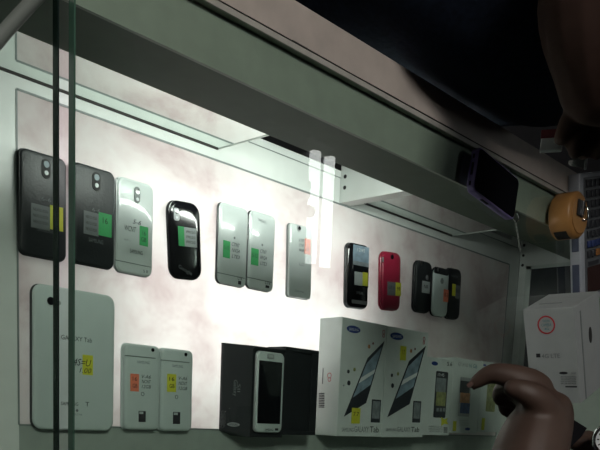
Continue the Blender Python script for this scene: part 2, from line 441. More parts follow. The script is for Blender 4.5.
f.text('S II', (143, 270, 147.5, 273), M['ink']); f.text('GT-i', (124, 239, 130, 241), M['grey_ink'])

o, f = phone('smartphone', 'glossy black phone with rounded ends lying face down, slightly tilted', .8065, .2520, .0600, .1115, .012, 4.5, M['black_gloss'], M['black'], .016, .0035, dome=.0004)
f.decal('camera_lens', (173.5, 208, 179, 220.5), M['silver'], r=.003, t=.0008); f.disc('glass_dot', (176.3, 212), .0028, M['lens'], lift=.0008); f.disc('glass_dot', (176.4, 217.5), .002, M['white_ink'], lift=.0008)
f.decal('price_sticker', (178.2, 226.5, 184.2, 246), M['green_sticker']); f.decal('grey_label', (184.2, 228, 196.5, 247), M['pale_sticker'])
for k in range(3): f.text('i9020', (186, 231 + 5 * k, 195, 233.6 + 5 * k), M['ink'])
f.text('Google', (178, 268, 192, 273), M['grey_ink'], rot=-.35)

for (cx, cy, lab, st, tx, seam, lg, w_) in (
    (.9045, .2625, 'white phone with silver edge and green sticker, left one of the touching pair', (223, 240.7, 230, 258), (231.5, 243, 239.5, 262), (217, 275, 245, 275.8), (237.6, 277, 242, 284.6), .0622),
    (.9688, .2642, 'white phone with silver edge and green sticker, right one of the touching pair', (251, 248.5, 258.4, 265.3), (260, 250, 266.5, 267), (247, 279.4, 272, 280.2), (265, 281.5, 270, 288), .0600)):
    o, f = phone('smartphone', lab, cx, cy, w_, .1230, .010, 0, M['white_phone'], M['phone_dark'], .009, .003)
    f.decal('price_sticker', st, M['green_sticker']); f.text('5-12', (st[0] + 1, st[1] + 5, st[2] - 1, st[1] + 9), M['ink'])
    for k in range(3): f.text(('CTNT', 'NV24', 'LTE3')[k], (tx[0], tx[1] + 6 * k, tx[2], tx[1] + 3.6 + 6 * k), M['ink'], shear=.25)
    f.decal('seam', seam, M['seam'], t=.0001); f.text('LTE', (lg[0], lg[1], lg[2], lg[1] + 3), M['ink']); f.decal('logo_mark', (lg[0] + .5, lg[1] + 4, lg[2] - 1, lg[3]), M['ink'])
    f.disc('speaker_dot', ((tx[0] + tx[2]) / 2 - 1, tx[1] - 5), .002, M['seam'], t=.0001)
    if cx > .95: f.text('SAMSUNG', (258, 219.5, 266, 222.5), M['pale_ink'])

o, f = phone('smartphone', 'slim white phone lying face down with a salmon sticker near its top', 1.0645, .2640, .0590, .1225, .0095, 1.9, M['white_phone'], M['seam'], .006, .0022)
f.disc('camera_lens', (299, 228.3), .0052, M['silver'], t=.0008); f.disc('glass_dot', (299, 228.3), .0032, M['lens'], lift=.0008)
f.decal('price_sticker', (304.6, 239, 310.5, 254.3), M['orange_sticker']); f.text('8\nGB', (306, 243, 309, 251), M['ink'])
for k in range(3): f.text(('LTE', 'CTNT', '98')[k], (298.8, 239 + 5 * k, 303.8, 241.8 + 5 * k), M['ink'], shear=.25)
f.text('LG', (299, 263, 304, 266), M['pale_ink']); f.text('Optimus', (294.5, 290, 303.5, 293), M['seam'])

o, f = phone('smartphone', 'black phone lying face up showing a pale blue landscape screen', 1.2239, .2644, .0638, .1173, .012, 3.0, M['black_gloss'], M['phone_dark'], .012, .003)
f.decal('screen', (352.9, 246, 368.7, 287), M['pic_sky'], r=.001, label='screen showing pale sky over hills')
f.decal('screen_hills', (353, 262, 368.5, 266), M['pic_grey'], lift=.0004); f.decal('screen_dock', (352.6, 266, 368.2, 287), M['screen'], lift=.0004)
f.decal('grey_label', (354, 272, 362, 285.4), M['pale_sticker'], lift=.0008); f.decal('price_sticker', (362, 272.5, 367.4, 286), M['yellow_sticker'], lift=.0008)
f.text('SAMSUNG', (356, 291.5, 363, 294.3), M['pale_ink']); f.decal('button_bar', (351.8, 300.5, 366.5, 304), M['silver'], r=.001, t=.001)
f.text('12:45', (357, 248.5, 364.5, 252), M['white_ink'], lift=.0006)

o, f = phone('smartphone', 'raspberry red phone lying face down with a yellow sticker', 1.3292, .2708, .0625, .1113, .013, 4.0, M['red'], M['red'], .014, .004, dome=.0005)
f.disc('camera_lens', (392, 257), .0042, M['lens'], t=.0008); f.decal('grey_label', (387.3, 282, 395.4, 295.5), M['grey_sticker'], label='dull pinkish-grey label'); f.decal('price_sticker', (395.4, 282.7, 400.9, 296), M['yellow_sticker'])
f.text('GT-S', (388.5, 286, 394.3, 289), M['ink']); f.text('99', (396.8, 287, 400, 291), M['ink'])
f.decal('side_key', (382.4, 257, 383.6, 262), M['silver'], r=.0005)

o, f = phone('smartphone', 'small black phone face down with a green sticker, left one of the huddled trio', 1.4444, .2766, .060, .104, .0115, 2, M['charcoal'], M['black'], .014, .0035)
f.disc('camera_lens', (421.2, 262.9), .0042, M['chrome']); f.disc('logo_mark', (427, 277.5), .005, M['grey_ink'], t=.0002)
f.decal('grey_label', (422, 281.4, 430, 293.2), M['pale_sticker']); f.decal('price_sticker', (430, 281.8, 433.6, 293.4), M['green_sticker']); f.text('NR', (423.8, 285, 428, 288.5), M['ink'])
o, f = phone('smartphone', 'small phone with white battery cover and salmon sticker, middle of the huddled trio', 1.493, .2714, .060, .099, .0105, 2, M['white_phone2'], M['black'], .014, .0035, z=Z + .0125)
f.decal('black_cap', (434.3, 268, 448.2, 274.5), M['black'], r=.004, t=.0008); f.disc('camera_lens', (437.4, 269.8), .0036, M['chrome'], lift=.0008)
f.disc('logo_mark', (442, 281), .006, M['seam'], t=.0003); f.decal('price_sticker', (443.4, 289.5, 448.2, 302), M['orange_sticker'], label='salmon price sticker'); f.text('8-3', (444.2, 293, 447.6, 297), M['ink'])
o, f = phone('smartphone', 'small black phone face down with grey label, right one of the huddled trio', 1.5642, .2791, .0565, .108, .0115, 2.5, M['black'], M['black'], .014, .0035)
f.decal('price_sticker', (452.2, 284, 455.4, 296), M['yellow_sticker']); f.decal('grey_label', (455.4, 285.4, 460, 298.7), M['grey_sticker']); f.text('N1', (456.2, 289, 459.2, 293), M['ink'])
f.text('NOKIA', (451.5, 275, 457.5, 277.5), M['grey_ink'])

# tablet lying face down
o, f = phone('tablet', 'white tablet lying face down with yellow handwritten sticker, near the glass joint', .6180, .0605, .1265, .1885, .012, -.3, M['white_phone2'], M['phone_dark'], .013, .003, group=None, cat='tablet')
del_g = o
f.disc('camera_lens', (50.5, 301), .0052, M['lens'], t=.001); f.disc('flash', (59, 303), .0026, M['seam'], t=.0006)
f.text('GALAXY Tab', (61, 336.5, 92, 341), M['ink']); f.decal('price_sticker', (82.5, 355, 92.8, 375), M['yellow_sticker'])
f.text('4S=U', (73, 359, 91, 366), M['ink'], lift=.0004, shear=.3); f.text('1.00', (79, 368, 91, 373), M['ink'], lift=.0004, shear=.3)
f.text('SAMSUNG', (61, 402, 78, 405.5), M['ink']); f.text('T', (85, 402, 89, 406.5), M['ink']); f.text('MODEL GT-P1000', (72, 413.5, 82, 415.5), M['grey_ink']); f.disc('logo_mark', (77, 410.5), .002, M['grey_ink'], t=.0002)

for (cx, cy, w_, lab, cam, seam, br, st, col, tx, mk, bl) in (
    (.7290, .0308, .0640, 'matte white phone standing-size block with salmon sticker, beside the white tablet', (152.7, 350), (125, 356.4, 155.5, 357.4), (137, 361, 149.5, 363.8), (130.3, 373.8, 138.8, 391.4), 'orange_sticker', (141.5, 375, 150.6, 389), (142.6, 394), (138.6, 411, 145.5, 422)),
    (.7940, .0300, .0622, 'matte white phone with lime yellow sticker, beside the open black box', (185.7, 354.5), (161, 360.8, 189.5, 361.8), (172, 364.7, 182.6, 367.6), (167, 374, 176, 392), 'yellow_sticker', (178.4, 376.7, 187, 390), (176.5, 397), (173, 412, 180, 424))):
    lab = lab.replace(' standing-size block', '')
    o, f = phone('smartphone', lab, cx, cy, w_, .1240, .014, .3, M['white_phone2'], M['white_phone2'], .008, .004)
    f.disc('camera_lens', cam, .0028, M['lens']); f.decal('seam', seam, M['seam'], t=.0003); f.text('SAMSUNG', br, M['grey_ink'])
    f.decal('price_sticker', st, M[col]); f.text('16', (st[0] + 2, st[1] + 3, st[2] - 2, st[1] + 7), M['ink'], lift=.0003); f.text('GB', (st[0] + 2, st[1] + 10, st[2] - 2, st[1] + 14), M['ink'], lift=.0003)
    for k in range(3): f.text(('V-A6', 'NCNT', '12GB')[k], (tx[0], tx[1] + 5 * k, tx[2], tx[1] + 3.4 + 5 * k), M['ink'], shear=.25)
    f.disc('logo_mark', mk, .003, M['grey_ink'], ring=.0008, t=.0002); f.decal('serial_label', bl, M['ink'], r=.0005); f.decal('label_window', (bl[0] + .5, bl[1] + .5, bl[2] - 2.5, bl[1] + 3), M['pale_sticker'], lift=.0003)

# ------------------------------------------------------------------ black opened phone box and its white phone
o = thing('phone_box', 'black phone carton standing open with a white phone in its tray', 'phone box', (.955, .036, Z))
W0, W1, H0, H1, HT = -.033, .0405, -.074, .072, .043
MB().box(W0, W1, H0, H1, 0, HT, .0012).build('tray', M['box_black_in'], o)
rimm = MB(); rimm.box(W0, W1, H1 - .005, H1, HT, HT + .003, .0006); rimm.box(W1 - .003, W1, H0, H1, HT, HT + .003, .0006); rimm.build('tray_rim', M['box_black'], o)
fl = MB(); fl.faces([(-.0615, -.065, 0), (-.0335, -.074, 0), (-.0335, .072, 0), (-.0615, .075, 0), (-.0605, -.065, .004), (-.0335, -.074, HT + .001), (-.0335, .072, HT + .001), (-.0605, .075, .004)],
    [(0, 3, 2, 1), (4, 5, 6, 7), (0, 1, 5, 4), (1, 2, 6, 5), (2, 3, 7, 6), (3, 0, 4, 7)]); fl.build('side_flap', M['box_black'], o)
ang = math.atan2(HT + .001 - .004, .027)
ff = Face(o, Matrix.Translation((-.0605, 0, .004)) @ Matrix.Rotation(-ang, 4, 'Y'), .0006)
ff.text('Galaxy', (232.5, 380, 237.5, 396), M['grey_ink'], rot=-PI / 2); ff.text('SII', (237.5, 384, 240.5, 392), M['grey_ink'], rot=-PI / 2)
ff.disc('logo_ellipse', (233.5, 424.5), .0105, M['pale_ink'], sy=.32, t=.0003); ff.text('SAMSUNG', (229, 423.3, 238, 425.8), M['ink'], lift=.0004)
o = thing('shallow_carton', 'shallow black carton showing its recessed inside, beside the white tablet cartons', 'carton', (1.0415, .0405, Z))
MB().box(-.0435, .0430, -.0735, .0735, 0, .040, .0012).build('lid_base', M['box_black'], o)
rg = MB()
for (a, b_, c, d) in ((-.0435, .043, .0665, .0735), (-.0435, .043, -.0735, -.0665), (-.0435, -.027, -.0665, .0665), (.0265, .043, -.0665, .0665)): rg.box(a, b_, c, d, .0402, .044, .0008)
rg.build('lid_rim', M['box_black'], o)
o, f = phone('smartphone', 'white phone lying face up with dark screen in the black tray', .9574, .0356, .0626, .1312, .0095, 0, M['white_phone2'], M['silver'], .009, .0025, z=Z + .0432, group='used phones laid out on the lit shelf')
f.decal('screen', (258.3, 361.5, 281.2, 424), M['screen'], r=.001); f.decal('home_button', (267.2, 354.2, 273.8, 358.8), M['silver'], r=.0015, t=.0006); f.decal('button_well', (268.3, 355.2, 272.7, 357.8), M['white_phone2'], lift=.0006, r=.001)
f.text('SAMSUNG', (264.5, 428.5, 273, 430.8), M['ink']); f.decal('earpiece', (275, 428.3, 278, 430.6), M['ink'])

# ------------------------------------------------------------------ boxed tablets
def icons(f, pts):
    for i, (u, v, r) in enumerate(pts): f.disc('printed_icon', (u, v), r, M[('pic_orange', 'maroon', 'pic_dark', 'pic_green', 'pic_dark', 'pic_grey')[i % 6]], t=.0002)
for (x0, x1, lab, logo, rib, tabp, small, stick, txt, ics, side) in (
    (1.133, 1.2675, 'white tablet carton with yellow sticker near its lower edge, its side print showing', (346.7, 325.5, 360.4, 333.3), (382.3, 330, 385.2, 338), [(367.6, 358), (384.4, 341), (366, 403), (343.8, 416.7)], (371.3, 399.6, 380.3, 422.6), (351.4, 408, 359.8, 423.6), (341.5, 426.5, 378.5, 432.5),
     [(369, 346.5, .0038), (373, 343.5, .0022), (348.3, 371.5, .0035), (354.5, 369.5, .0035), (348.8, 383, .0045), (343.7, 385.5, .0018)], True),
    (1.2695, 1.412, 'white tablet carton with yellow sticker up beside the printed tablet, next to smaller cartons', (390.3, 332.4, 403.3, 340.2), (422.6, 337, 425.5, 344), [(409, 361), (425.7, 346), (409.5, 404), (387.2, 417.3)], (412.7, 401, 420.5, 422.6), (400, 346, 405.8, 360.4), (385.5, 427, 419, 432),
     [(411, 351, .0038), (415, 349, .0022), (391.8, 375.3, .0035), (398, 373.8, .0035), (392.5, 385.6, .0045)], False)):
    cx = (x0 + x1) / 2; w_ = (x1 - x0) / 2
    o = thing('tablet_box', lab, 'carton', (cx, .072, Z), 0 if side else math.radians(.6), 'boxed tablets at the front of the shelf')
    MB().box(-w_, w_, -.1055, .1055, 0, .053, .0012).build('carton', [M['box_white']], o)
    f = Face(o, Matrix.Translation((0, 0, .053)), .0002)
    c, ww, hh = f.rect(*logo); f.disc('blue_logo', ((logo[0] + logo[2]) / 2, (logo[1] + logo[3]) / 2), ww / 2, M['blue_logo'], sy=hh / ww * .95, t=.0002)
    f.text('SAMSUNG', (logo[0] + 2, logo[1] + 2.6, logo[2] - 2, logo[3] - 2.4), M['white_ink'], rot=.05)
    f.disc('ribbon_mark', ((rib[0] + rib[2]) / 2, rib[1] + 2.2), .0042, M['pink_ink'], ring=.0012, t=.0002); f.disc('ribbon_mark', ((rib[0] + rib[2]) / 2 - .3, rib[1] + 5.8), .0034, M['pink_ink'], ring=.0012, t=.0002)
    f.poly('printed_tablet', tabp, M['pic_dark'])
    m_ = lambda a, b_, k: (a[0] + (b_[0] - a[0]) * k, a[1] + (b_[1] - a[1]) * k)
    cx2 = sum(p[0] for p in tabp) / 4; cy2 = sum(p[1] for p in tabp) / 4
    inn = [m_(p, (cx2, cy2), .16) for p in tabp]; inn = [m_(inn[0], inn[3], .04), inn[1], inn[2], inn[3]]
    f.poly('printed_screen', [inn[0], inn[1], m_(inn[1], inn[2], .72), m_(inn[0], inn[3], .72)], M['pic_sky'], lift=.0004)
    f.poly('printed_hill', [m_(inn[0], inn[3], .3), m_(inn[1], inn[2], .42), m_(inn[1], inn[2], .5), m_(inn[0], inn[3], .42)], M['white_ink'], lift=.0008)
    f.decal('printed_phone', small, M['pic_dark'], r=.001); f.decal('printed_screen', (small[0] + .8, small[1] + 1.5, small[2] - .8, small[3] - 4), M['pic_grey'], lift=.0003)
    f.decal('price_sticker', stick, M['yellow_sticker'], lift=.0006); f.text('7.7', (stick[0] + 1.5, stick[1] + 4, stick[2] - 1.5, stick[1] + 8), M['ink'], lift=.0008)
    wt = txt[2] - txt[0]
    f.text('SAMSUNG', (txt[0], txt[1] + 1.2, txt[0] + wt * .32, txt[3] - .8), M['grey_ink']); f.text('GALAXY', (txt[0] + wt * .34, txt[1], txt[0] + wt * .73, txt[3] - .3), M['grey_ink']); f.text('Tab', (txt[0] + wt * .76, txt[1], txt[2], txt[3]), M['ink'])
    icons(f, ics)
    if side:
        s = Face(o, Matrix.Translation((-w_, 0, 0)) @ Matrix.Rotation(-PI / 2, 4, 'Y'), .0002)
        s.disc('heart_mark', (329.5, 375.5), .0050, M['pink_ink'], ring=.0012, t=.0002); s.disc('heart_mark', (329.5, 379.5), .0040, M['pink_ink'], ring=.0012, t=.0002)
        for k in range(9): s.decal('barcode_bar', (319, 393 + 1.7 * k, 324.5, 393.9 + 1.7 * k), M['ink'])
        s.decal('side_text_line', (322.5, 368, 323.3, 384), M['grey_ink'])

for (x0, x1, y0, y1, ht, lab, body) in (
    (1.422, 1.530, -.028, .133, .044, 'white phone carton with dark printed phone, beside the white tablet cartons', 0),
    (1.5315, 1.6500, -.022, .140, .044, 'white phone carton under the pointing fingertip, printed phone with orange screen', 1),
    (1.6515, 1.7600, -.018, .142, .044, 'white phone carton mostly hidden behind the pointing hand', 2)):
    o = thing('phone_carton', lab, 'carton', ((x0 + x1) / 2, (y0 + y1) / 2, Z), 0, 'boxed phones at the front of the shelf')
    MB().box(-(x1 - x0) / 2, (x1 - x0) / 2, -(y1 - y0) / 2, (y1 - y0) / 2, 0, ht, .001).build('carton', M['box_white'], o)
    f = Face(o, Matrix.Translation((0, 0, ht)), .0002)
    if body == 0:
        f.disc('blue_logo', (434.7, 363.5), .012, M['blue_logo'], sy=.35, t=.0002); f.text('S.6', (447, 362, 452, 366), M['ink'])
        f.decal('printed_phone', (434.7, 371.5, 446.7, 418), M['pic_dark'], r=.004); f.decal('printed_screen', (436, 378, 445.6, 392), M['pic_grey'], lift=.0003); f.decal('printed_screen', (436, 392, 445.4, 406), M['pic_green'], lift=.0003)
        for k in range(3): f.decal('printed_icon', (436.2 + 3.2 * k, 408, 438.4 + 3.2 * k, 411.5), M['pic_grey'], lift=.0003)
        f.text('10:45', (437.5, 373.3, 444, 376.5), M['white_ink'], lift=.0002)
        f.poly('price_sticker', [(441, 417), (444, 419.5), (447.3, 418), (446.4, 421), (448, 424.5), (444, 423.8), (441, 426), (441.2, 422)], M['yellow_sticker'], lift=.0004)
        for k in range(3): f.text('SAMSUNG GALAXY S II', (428.5, 426 + 2.3 * k, 442, 427.6 + 2.3 * k), M['grey_ink'])
        for k in range(6): f.decal('barcode_bar', (443.6, 427.2 + 1 * k, 447.3, 427.7 + 1 * k), M['ink'])
    elif body == 1:
        f.text('GT-i9100', (458, 363, 468, 366.5), M['pale_ink']); f.text('16 GB', (469, 364, 477, 368), M['teal_ink'])
        f.decal('printed_phone', (459, 377.5, 470.4, 416.7), M['silver'], r=.004); f.decal('printed_screen', (460, 381, 469.6, 393), M['pic_dark'], lift=.0003); f.decal('printed_screen', (460, 393, 469.5, 403), M['pic_orange'], lift=.0003); f.decal('printed_screen', (460, 403, 469.4, 413.5), M['pic_blue'], lift=.0003)
        f.decal('price_sticker', (452.8, 421, 456, 431), M['yellow_sticker'], lift=.0004); f.disc('logo_ellipse', (467.5, 429), .011, M['blue_logo'], sy=.3, t=.0002)
        for k in range(3): f.text('Super AMOLED Plus', (459, 420 + 2.2 * k, 469, 421.5 + 2.2 * k), M['pale_ink'])
    else:
        f.disc('blue_logo', (484.6, 365.2), .007, M['blue_logo'], sy=.35, t=.0002); f.decal('printed_phone', (487, 372, 496, 412), M['pic_green'], r=.003); f.decal('price_sticker', (481.5, 418, 484.5, 430), M['yellow_sticker'])

# ------------------------------------------------------------------ things on the glass top
ZG = .3315
o = thing('smartphone', 'purple-edged phone lying face up on the glass against the beige rail', 'phone', (1.132, .3575, ZG), math.radians(-7.5))
slab(.130, .0635, .009, 0, .0122, .0018).build('phone_frame', M['purple'], o, True)
slab(.1256, .0592, .0078, .0118, .0128, .0003).build('screen', M['screen'], o)
s = MB()
s.box(-.0655, -.0648, -.009, .009, .0040, .0075, .0002); s.box(-.0655, -.0648, .015, .021, .0040, .0070); s.box(-.0655, -.0648, -.024, -.018, .0040, .0070); s.build('port_slot', M['purple_dark'], o)
MB().box(-.030, -.010, -.0325, -.0316, .0040, .0085, .0002).build('side_button', M['purple_dark'], o)

o = thing('tape_measure', 'round orange-brown tape measure with dark belt clip, lying on the glass beside the rail', 'tape measure', (1.366, .3590, ZG))
MB().cyl((0, 0), .038, 0, .040, 40, b=.004).build('case', M['orange'], o, True)
MB().cyl((0, 0), .0305, .0399, .0417, 36, b=.0006).build('raised_face', M['orange'], o)
lb = MB()
rr = .0383
pts = [math.radians(a) for a in range(232, 272, 5)]
lb.loft([[(rr * math.cos(a) * k, rr * math.sin(a) * k, zz) for a in pts] + [(rr * .985 * math.cos(a) * k, rr * .985 * math.sin(a) * k, zz) for a in reversed(pts)] for zz, k in ((.007, 1), (.030, 1))])
lb.build('rim_label', M['pin'], o)
MB().box(-.016, .008, -.004, .022, .0417, .0450, .001).build('dark_insert', M['black'], o)
MB().box(-.003, .001, -.002, .022, .0451, .0490, .0008).build('belt_clip', M['chrome'], o)
MB().tube([(.012, .016, .0417), (.016, .012, .047), (.018, -.004, .047), (.008, -.008, .0417)], .0018, 8).build('wire_loop', M['chrome'], o, True)

# 4G box leaning its printed face to the customer
P0 = Vector((1.269, .192, ZG)); P1 = Vector((1.331, .042, ZG)); ex = (P1 - P0).normalized(); LB = (P1 - P0).length
ez = Vector((0, 0, 1)); ey = ez.cross(ex)
RM = Matrix((ex, ey, ez)).transposed().to_4x4()
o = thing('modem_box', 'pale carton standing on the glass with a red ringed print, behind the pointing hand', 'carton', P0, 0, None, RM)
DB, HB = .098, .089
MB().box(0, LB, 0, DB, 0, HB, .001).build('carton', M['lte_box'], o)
MB().box(-.0007, .0002, .030, .032, .015, .055).build('flap_slit', M['seam'], o)
MB().box(.012, LB, DB * .2, DB * .24, HB, HB + .0006).build('flap_fold', M['seam'], o)
mt = MB(); mt.cyl((0, 0), .008, 0, .0008, 20, T=Matrix.Translation((LB * .38, DB * .55, HB)) @ Matrix.Diagonal((1.7, .7, 1, 1))); mt.build('finger_hole', M['pin'], o)
# printed face: plane y = 0, image-right is up, image-down is +x
ft = Face(o, Matrix((Vector((0, 0, 1)), Vector((-1, 0, 0)), Vector((0, -1, 0)))).transposed().to_4x4(), .0002)
ft.disc('red_ring', (546.3, 324.9), .0155, M['red_ink'], ring=.0024, t=.0003)
ft.text('NON', (543, 319.5, 549.5, 322.3), M['teal_ink']); ft.text('CAMERA', (541.5, 323.3, 551.5, 326.3), M['teal_ink']); ft.text('4G', (544.5, 327.6, 549, 330), M['teal_ink'])
ft.decal('logo_mark', (536.3, 353.6, 540.3, 357.4), M['ink']); ft.text('4G LTE', (541.8, 353.6, 560, 358), M['grey_ink'])
ft.disc('logo_ellipse', (563.5, 373), .0075, M['ink'], sy=.3, t=.0002); ft.text('16GB', (571.5, 371.8, 576, 374), M['grey_ink'])
for k in range(4): ft.text('SHV-E110S WHITE MODEL', (561, 376 + 2.2 * k, 576.5, 377.6 + 2.2 * k), M['ink'])
ft.decal('barcode_bar', (565.5, 386, 577, 387.4), M['ink'])

# office calculator
o = thing('calculator', 'large office calculator with rows of dark keys, behind the orange-brown case', 'calculator', (1.4495, .2225, .3330), math.radians(16))
MB().box(0, .16, 0, .22, 0, .022, .003).build('case', M['calc_white'], o, True)
MB().box(.014, .15, .012, .212, .0221, .0236, .001).build('key_plate', M['calc_face'], o)
MB().box(.020, .144, .016, .062, .0237, .0262, .001).build('display', M['calc_disp'], o)
MB().box(.026, .07, .064, .071, .0237, .0250).build('model_plate', M['key_dark'], o)
cols = ['key_orange', 'key_blue', 'key_dark', 'key_dark', 'key_dark', 'key_dark', 'key_dark', 'key_dark']
for j in range(8):
    for i in range(7):
        cm = cols[j]
        if j == 0 and i < 2: cm = 'key_dark'
        x, y = .020 + .018 * i, .078 + .0168 * j
        MB().box(x, x + .0135, y, y + .012, .0237, .0275, .0012).build('key', M[cm], o, True)
for (y0, y1) in ((.012, .070), (.092, .145)): MB().box(-.0012, .0005, y0, y1, .005, .018, .0004).build('side_grip', M['slate'], o)
for p in ((.012, .012), (.148, .012), (.012, .205), (.148, .205)): MB().cyl(p, .006, -.0015, .0004, 12).build('rubber_foot', M['black'], o)

# ring and chain
o = thing('key_ring', 'small metal ring with a short chain lying on the glass below the purple phone', 'key ring', (1.218, .3300, ZG))
n = 28; MB().tube([(.0095 * math.cos(2 * PI * i / n), .0065 * math.sin(2 * PI * i / n), .0012) for i in range(n + 1)], .0011, 8).build('ring', M['chrome'], o, True)
chn = MB()
for k in range(9):
    chn.tube([(.003 * k + .002 * math.cos(2 * PI * i / 10) , -.0075 - .0048 * k + .0028 * math.sin(2 * PI * i / 10), .0009) for i in range(11)], .0005, 6)
chn.build('chain', M['dull_grey'], o)

# grey band, modelled as a tube, across the near corner of the glass
pts = [un(-16, 62, .70), un(2, 38, .69), un(20, 16, .68), un(36, -5, .67), un(52, -30, .66)]
pts = [Vector((p.x, p.y, ZG + .0060)) for p in (lambda L: L)([Vector((.320, .2535, 0)), Vector((.332, .2728, 0)), Vector((.3456, .2915, 0)), Vector((.3596, .3099, 0)), Vector((.3747, .3291, 0)), Vector((.3884, .3473, 0))])]
o = MB().tube(pts, .0058, 14).build('grey_tube_band', M['dull_grey'], None, True); tag(o, 'short grey tube-shaped band across the near corner of the glass', 'tube')

# ------------------------------------------------------------------ people
def skinned(name, V, E, Rr, m, parent=None, sub=2, root=0):
    me = bpy.data.meshes.new(name); me.from_pydata([tuple(v) for v in V], E, []); me.update()
    o = bpy.data.objects.new(name, me); C.objects.link(o); me.materials.append(m)
    sk = o.modifiers.new('skin', 'SKIN'); sk.use_smooth_shade = True
    for i, r in enumerate(Rr):
        r = r if isinstance(r, tuple) else (r, r)
        me.skin_vertices[0].data[i].radius = r; me.skin_vertices[0].data[i].use_root = all(e[1] != i for e in E)
    sb = o.modifiers.new('sub', 'SUBSURF'); sb.levels = sub; sb.render_levels = sub
    rm = o.modifiers.new('fuse', 'REMESH'); rm.mode = 'VOXEL'; rm.voxel_size = .0032; rm.use_smooth_shade = True
    sm = o.modifiers.new('smooth', 'SMOOTH'); sm.factor = .5; sm.iterations = 6
    if parent: o.parent = parent
    return o
class Sk:
    def __init__(s): s.V = []; s.E = []; s.R = []
    def v(s, p, r, frm=None):
        s.V.append(Vector(p)); s.R.append(r)
        if frm is not None: s.E.append((frm, len(s.V) - 1))
        return len(s.V) - 1
    def chain(s, frm, items):
        for p, r in items: frm = s.v(p, r, frm)
        return frm
def nail(p, d, n, r, parent, m):
    d = d.normalized(); n = (n - d * n.dot(d)).normalized(); b = d.cross(n)
    Mx = Matrix((b, d, n)).transposed().to_4x4(); Mx.translation = p
    mb = MB(); mb.loft([rrect(r * 1.1, r * 1.5, r * .4, z) for z in (-r * .25, r * .12)]); return mb.build('fingernail', m, parent, Mx=Mx)
NAIL = mat('fingernail', (.11, .066, .054), .35)

# customer: pointing arm, second wrist with strap and watch, body standing at the front of the counter
pn = thing('person', 'person at the front edge reaching in, index finger pointing, silver watch on the other wrist', 'person', (.86, -.52, -.65))
inv = Matrix.Translation((-.86, .52, .65))
H = lambda x, y, z: inv @ Vector((x, y, z))
s = Sk()
pel = s.v(H(.86, -.54, .28), (.15, .105))
ab = s.v(H(.86, -.54, .46), (.135, .095), pel); chst = s.v(H(.86, -.53, .66), (.15, .105), ab)
nk = s.v(H(.86, -.53, .82), .055, chst); hd = s.v(H(.86, -.50, .93), .082, nk); s.v(H(.86, -.51, 1.02), .075, hd)
for sx in (-1, 1):
    s.chain(pel, [(H(.86 + sx * .09, -.54, .16), .085), (H(.86 + sx * .10, -.54, -.20), .055), (H(.86 + sx * .10, -.55, -.57), .038), (H(.86 + sx * .11, -.46, -.62), .028)])
D = .80
shl = s.v(H(.69, -.50, .76), .055, chst)
W = s.chain(shl, [(H(.655, -.40, .66), .046), (H(.675, -.27, .645), .043), (inv @ un(522, 600, D - .03), .045), (inv @ un(521, 520, D - .02), .044), (inv @ un(526, 465, D - .01), .042), (inv @ un(537, 430, D), .037)])
M1 = s.v(inv @ un(546, 410, D + .008), .032, W); s.v(inv @ un(540, 399, D + .012), .026, M1)
K0 = s.v((inv @ un(547, 414, D + .01)).lerp(inv @ un(531, 386, D - .002), .35), .024); K = s.v(inv @ un(531, 386, D - .002), .022, K0)
s.chain(K, [(inv @ un(512, 376, D - .005), .0135), (inv @ un(492, 371.5, D), .0118), (inv @ un(480, 379, D + .005), .0088), (inv @ un(468, 389, D + .01), .0064)])
K0 = s.v((inv @ un(547, 414, D + .01)).lerp(inv @ un(533, 396, D + .018), .35), .024); K = s.v(inv @ un(533, 396, D + .018), .022, K0)
s.chain(K, [(inv @ un(518, 390, D + .015), .0135), (inv @ un(499, 387, D + .02), .0115), (inv @ un(498, 398, D + .035), .0095), (inv @ un(508, 405, D + .035), .0085)])
K0 = s.v((inv @ un(547, 414, D + .01)).lerp(inv @ un(540, 403, D + .034), .35), .024); K = s.v(inv @ un(540, 403, D + .034), .020, K0)
s.chain(K, [(inv @ un(524, 400, D + .035), .013), (inv @ un(503, 398, D + .045), .011), (inv @ un(504, 410, D + .055), .0095), (inv @ un(514, 414, D + .05), .0085)])
K0 = s.v((inv @ un(547, 414, D + .01)).lerp(inv @ un(546, 411, D + .045), .35), .024); K = s.v(inv @ un(546, 411, D + .045), .018, K0)
s.chain(K, [(inv @ un(532, 411, D + .05), .0115), (inv @ un(514, 412, D + .06), .0095), (inv @ un(516, 421, D + .065), .0085), (inv @ un(524, 424, D + .06), .0075)])
K0 = s.v(inv @ un(546, 420, D - .008), .024); K = s.v(inv @ un(541, 403, D - .020), .018, K0)
s.chain(K, [(inv @ un(530, 393, D - .032), .0135), (inv @ un(515, 388, D - .030), .0108), (inv @ un(502, 387, D - .024), .0085)])
D2 = .93
shr = s.v(H(1.02, -.50, .76), .055, chst)
a0 = s.chain(shr, [(H(1.04, -.40, .66), .045), (H(.985, -.25, .65), .040), (inv @ un(612, 560, D2 - .02), .037), (inv @ un(604, 500, D2), .031), (inv @ un(594, 458, D2), .026)])
for (u, v, d, r) in ((582, 442, 0, .012), (590, 437, .01, .012), (600, 437, .02, .012)):
    k0 = s.v(inv @ un(595, 455, D2), .018); k = s.v(inv @ un(u, v, D2 + d), .013, k0); s.chain(k, [(inv @ un(u - 6, v - 1, D2 + d), .0095), (inv @ un(u - 11, v + 7, D2 + d + .01), .0085)])
skinned('body', s.V, s.E, s.R, M['skin'], pn)
nail(inv @ un(470, 384.5, D - .001), (un(466, 391, D + .01) - un(480, 380, D + .005)), (un(470, 379, D - .03) - un(472, 387, D)), .0042, pn, NAIL)
wb = MB()
